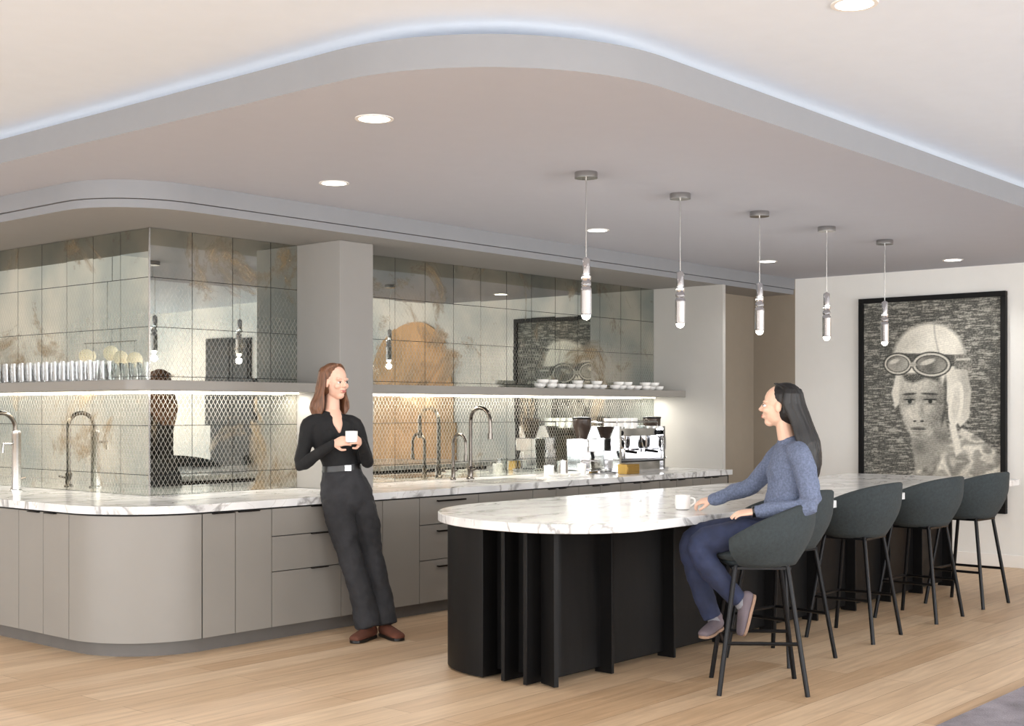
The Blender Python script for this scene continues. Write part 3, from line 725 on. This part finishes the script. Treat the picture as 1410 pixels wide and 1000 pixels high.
def hand(C,dr,dorsal,thumb,name,m,parent,curl=(.5,.6,.5),sc=1.0,tc=.4,spread=.0):
    dr=dr.normalized(); dz=(dorsal-dr*dorsal.dot(dr)).normalized(); dy=dz.cross(dr)*thumb
    M4=Matrix.Translation(C)@Matrix((dr,dy,dz)).transposed().to_4x4()@Matrix.Scale(sc,4)
    h=MB()
    h.loft([(-.04,0,0),(0,0,0),(.03,.002,0),(.065,.0,0),(.088,-.001,-.002)],[(.024,.019),(.026,.018),(.036,.016),(.040,.0135),(.037,.010)],side=(0,1,0),res=3)
    for y,L,r in ((.0290,.068,.0082),(.0098,.078,.0086),(-.0098,.072,.0083),(-.0285,.056,.0072)):
        p=Vector((.080 if abs(y)<.02 else .074,y,0)); a=-.08; pts=[p-Vector((.02,0,0)),p.copy()]
        for c,l in zip(curl,(.45,.31,.24)):
            a+=c; p=p+Vector((math.cos(a),y*2.2*spread,-math.sin(a)))*L*l; pts.append(p.copy())
        h.loft(pts,[r,r*1.05,r,r*.93,r*.8],n=10,res=2,side=(0,1,0))
    q=Vector((.012,.022,-.004)); d1=Vector((.72,.62,-.32)).normalized(); d2=Vector((.93,.18-tc*.4,-.3-tc*.4)).normalized()
    h.loft([q,q+d1*.032,q+d1*.055,q+d1*.055+d2*.03],[.012,.0118,.0098,.0078],n=10,res=2)
    h.xf(0,M4); blob(h,name,m,parent,.0030,1)

# ---- standing woman
W=group('standing_woman',(5.83,6.41,0)); P=mapper((5.83,6.41))
lat=vec(.88,.47); fr=vec(.47,-.88)
j=MB()
j.loft([P(-.03,.19,.80),P(-.03,.19,.88),P(-.04,.185,.95),P(-.06,.175,1.04),P(-.068,.17,1.13)],[(.13,.10),(.170,.128),(.178,.128),(.150,.110),(.127,.099)],side=lat,n=24)
j.loft([P(-.10,.13,.90),P(-.06,.09,.76),P(.005,.03,.54),P(.075,.0,.33),P(.13,-.01,.085)],[(.096,.105),(.097,.105),(.078,.083),(.076,.081),(.084,.096)],side=lat,n=20,capk=.1)
j.loft([P(.045,.23,.90),P(.08,.20,.76),P(.135,.14,.54),P(.19,.10,.33),P(.235,.06,.085)],[(.096,.105),(.097,.105),(.078,.083),(.075,.080),(.082,.094)],side=lat,n=20,capk=.1)
blob(j,'jeans',M_jean,W,.008,3,.024)
t=MB()
t.loft([P(-.068,.17,1.12),P(-.08,.165,1.18),P(-.105,.155,1.27),P(-.125,.15,1.36),P(-.13,.15,1.42),P(-.13,.155,1.455)],[(.128,.10),(.127,.098),(.148,.108),(.162,.108),(.148,.09),(.09,.065)],side=lat,n=24)
for s in (-1,1): t.ell(P(-.112,.15,1.325)+lat*s*.068+fr*.066,(.055,.055,.060))
RS=P(-.27,.075,1.405); LS=P(.015,.22,1.40)
RE=P(-.325,.06,1.135); RW=P(-.085,-.085,1.285); LE=P(.105,.17,1.15); LW=P(.085,-.055,1.295)
t.loft([P(-.19,.11,1.425),RS,RS.lerp(RE,.5),RE,RE.lerp(RW,.5),RW],[.055,.056,.049,.044,.038,.030],side=(0,0,1),res=3)
t.loft([P(-.07,.19,1.42),LS,LS.lerp(LE,.5),LE,LE.lerp(LW,.5),LW],[.055,.056,.049,.044,.038,.030],side=(0,0,1),res=3)
blob(t,'black_top',M_top,W,.007,3,.010)
v=MB(); v.loft([P(-.128,.155,1.475),P(-.124,.15,1.44)+fr*.045,P(-.12,.15,1.40)+fr*.086,P(-.118,.15,1.355)+fr*.105],[(.064,.05),(.052,.035),(.032,.024),(.010,.014)],side=lat,n=18)
blob(v,'neck_skin',M_skin,W,.005,3)
bl=MB(); bl.loft([P(-.066,.171,1.098),P(-.069,.17,1.135)],[(.1355,.108),(.1335,.106)],side=lat,n=40,cap=False,res=1); bl.box(-.004,.010,-.022,.022,-.018,.018,mi=1,R=None)
bl.xf(len(bl.v)-8,Matrix.Translation(P(-.067,.17,1.117)+fr*.107)@basis(fr).to_4x4()); bl.obj('belt',[M_belt,M_nickel],W)
head(P(-.105,.145,1.685),vec(.72,-.68,-.04),Vector((0,0,1))+vec(-.03,0),W,M_skin,M_hairB,P(-.13,.16,1.44),.047,dict(n=170,a0=72,len=.30,spread=1.12,back=-.02,part=.012,wave=.016,vol=1.12,cap=-.031),M_brow)
cupc=P(.035,-.13,1.29)
mug('coffee_mug',cupc,r=.040,h=.075)
hand(RW,(cupc+Vector((0,0,.03))-RW+vec(.02,-.03)),vec(-.35,-.75,.25),-1,'hand_right',M_skin,W,curl=(.45,.55,.5),sc=.9)
hand(LW,(cupc+Vector((0,0,.035))-LW+vec(.01,-.045)),vec(.85,-.4,.3),1,'hand_left',M_skin,W,curl=(.75,.7,.5),sc=.9)
def shoe(mb,ank,toe,sc=1.0,up=Vector((0,0,1)),collar=True):
    B=basis(toe,up); M4=Matrix.Translation(ank)@B.to_4x4()@Matrix.Scale(sc,4); st=len(mb.v)
    mb.loft([(-.050,0,.040),(-.02,0,.042),(.04,0,.038),(.10,0,.031),(.15,0,.026),(.170,0,.024)],[(.032,.036),(.037,.042),(.039,.036),(.045,.029),(.043,.024),(.036,.020)],side=(0,1,0),n=20)
    if collar: mb.loft([(-.02,0,.05),(-.015,0,.09)],[.035,.037],side=(0,1,0))
    mb.xf(st,M4)
    return M4
def sole(mb,M4):
    ol=[(-.062,.016),(-.05,.030),(-.02,.036),(.04,.036),(.10,.045),(.14,.044),(.168,.034),(.182,.014)]
    pts=[(x,-w) for x,w in ol]+[(x,w) for x,w in reversed(ol)]
    st=len(mb.v); mb.prism(pts,0,.016); mb.xf(st,M4)
f=MB(); q=MB()
q1=shoe(f,P(.135,-.02,.004),vec(-.42,-.95),1.08); q2=shoe(f,P(.245,.05,.004),vec(.55,-.85),1.08); sole(q,q1); sole(q,q2)
blob(f,'loafers',M_shoe,W,.005,2); q.obj('loafer_soles',M_belt,W)

# ---- seated woman
Z=group('seated_woman',(6.254,3.60,0)); P=mapper((6.254,3.60))
lat=vec(.05,1); fr=vec(-1,.05)
j=MB()
j.loft([P(.13,0,.845),P(.145,0,.92),P(.155,0,1.0)],[(.17,.135),(.16,.12),(.135,.10)],side=lat,n=24)
j.loft([P(.12,-.09,.845),P(-.05,-.11,.84),P(-.21,-.10,.82),P(-.325,-.09,.785),P(-.295,-.09,.68),P(-.205,-.085,.57),P(-.125,-.08,.485)],[.092,.088,.078,.070,.066,.058,.050],side=lat,n=20,res=3,capk=.1)
j.loft([P(.12,.09,.845),P(-.05,.10,.84),P(-.22,.10,.82),P(-.345,.10,.785),P(-.335,.10,.66),P(-.28,.105,.48),P(-.235,.11,.36)],[.092,.088,.078,.070,.066,.058,.050],side=lat,n=20,res=3,capk=.1)
blob(j,'jeans',M_blue,Z,.008,3,.018)
t=MB()
t.loft([P(.15,0,.93),P(.158,0,1.01),P(.172,0,1.12),P(.178,0,1.21),P(.172,0,1.28),P(.165,0,1.325)],[(.158,.126),(.150,.120),(.15,.122),(.165,.120),(.15,.095),(.08,.062)],side=lat,n=24)
for s in (-1,1): t.ell(P(.165,0,1.16)+lat*s*.065+fr*.062,(.052,.052,.070))
LS=P(.185,-.165,1.262); RS=P(.15,.165,1.262)
LE=P(.225,-.215,1.0); LW=P(-.04,-.15,.962); RE=P(.02,.30,1.075); RW=P(-.185,.435,.985)
t.loft([P(.18,-.08,1.285),LS,LS.lerp(LE,.5)+vec(.01,-.01),LE,LE.lerp(LW,.5),LW],[.055,.062,.060,.056,.048,.037],side=(0,0,1),res=3)
t.loft([P(.165,.08,1.285),RS,RS.lerp(RE,.5),RE,RE.lerp(RW,.5),RW],[.055,.060,.056,.050,.044,.034],side=(0,0,1),res=3)
blob(t,'knit_sweater',M_sweat,Z,.0075,3,.022)
head(P(.11,.0,1.52),vec(-.95,.28,.03),Vector((0,0,1)),Z,M_skin2,M_hairK,P(.16,0,1.31),.045,dict(n=170,a0=88,len=.375,spread=1.1,back=-.095,part=0,wave=.006,vol=1.0,cap=-.036),M_iris)
hand(LW,fr*1.0+Vector((0,0,-.10))+vec(0,.15),Vector((0,0,1))+vec(0,-.35),-1,'hand_left',M_skin2,Z,curl=(.25,.3,.3),sc=.92)
mug('coffee_mug',Vector((6.44,4.21,.921)),r=.045,h=.085,handle=math.atan2(-.759*.9,.651*.9+.1))
hand(RW,(P(-.30,.50,.965)-RW),vec(.25,-.5,.8),1,'hand_right',M_skin2,Z,curl=(.5,.6,.5),sc=.9,tc=.2)
w=MB(); wc=LW+ (LE-LW).normalized()*(-.012); w.loft([wc-fr*.006,wc+fr*.012],[.030,.029],side=(0,0,1),n=20,cap=False,res=1); w.obj('watch',M_belt,Z)
q=MB()
f=MB(); q1=shoe(f,P(-.050,-.08,.455),vec(-.28,-.02,-1),.95,up=vec(-1,-.15,.28),collar=False); blob(f,'shoe_left',M_shoe2,Z,.005,2); sole(q,q1)
f=MB(); q2=shoe(f,P(-.215,.11,.285),vec(-.5,-.75,-.10),.92); blob(f,'shoe_right',M_shoe2,Z,.005,2); sole(q,q2)
q.obj('shoe_soles',M_sole,Z)
f=MB(); f.loft([P(-.14,-.08,.51),P(-.09,-.08,.44)],[.037,.037],side=lat); f.loft([P(-.24,.11,.39),P(-.22,.11,.33)],[.036,.036],side=lat); f.obj('socks',M_sock,Z)

# ------------------------------------------------------------------ world + camera
w=D.worlds.new('world'); S.world=w; w.use_nodes=True
bg=w.node_tree.nodes['Background']; bg.inputs[0].default_value=(.85,.92,1,1); bg.inputs[1].default_value=1.0
cam=D.cameras.new('camera'); co=D.objects.new('camera',cam); S.collection.objects.link(co); S.camera=co
cam.sensor_width=36; cam.lens=1803/1410*36; cam.shift_x=0; cam.shift_y=65/1410; cam.clip_start=.05
co.location=(0,0,1.5); co.rotation_euler=(pi/2,0,math.radians(40.6-90))
S.view_settings.view_transform='Standard'; S.view_settings.exposure=0
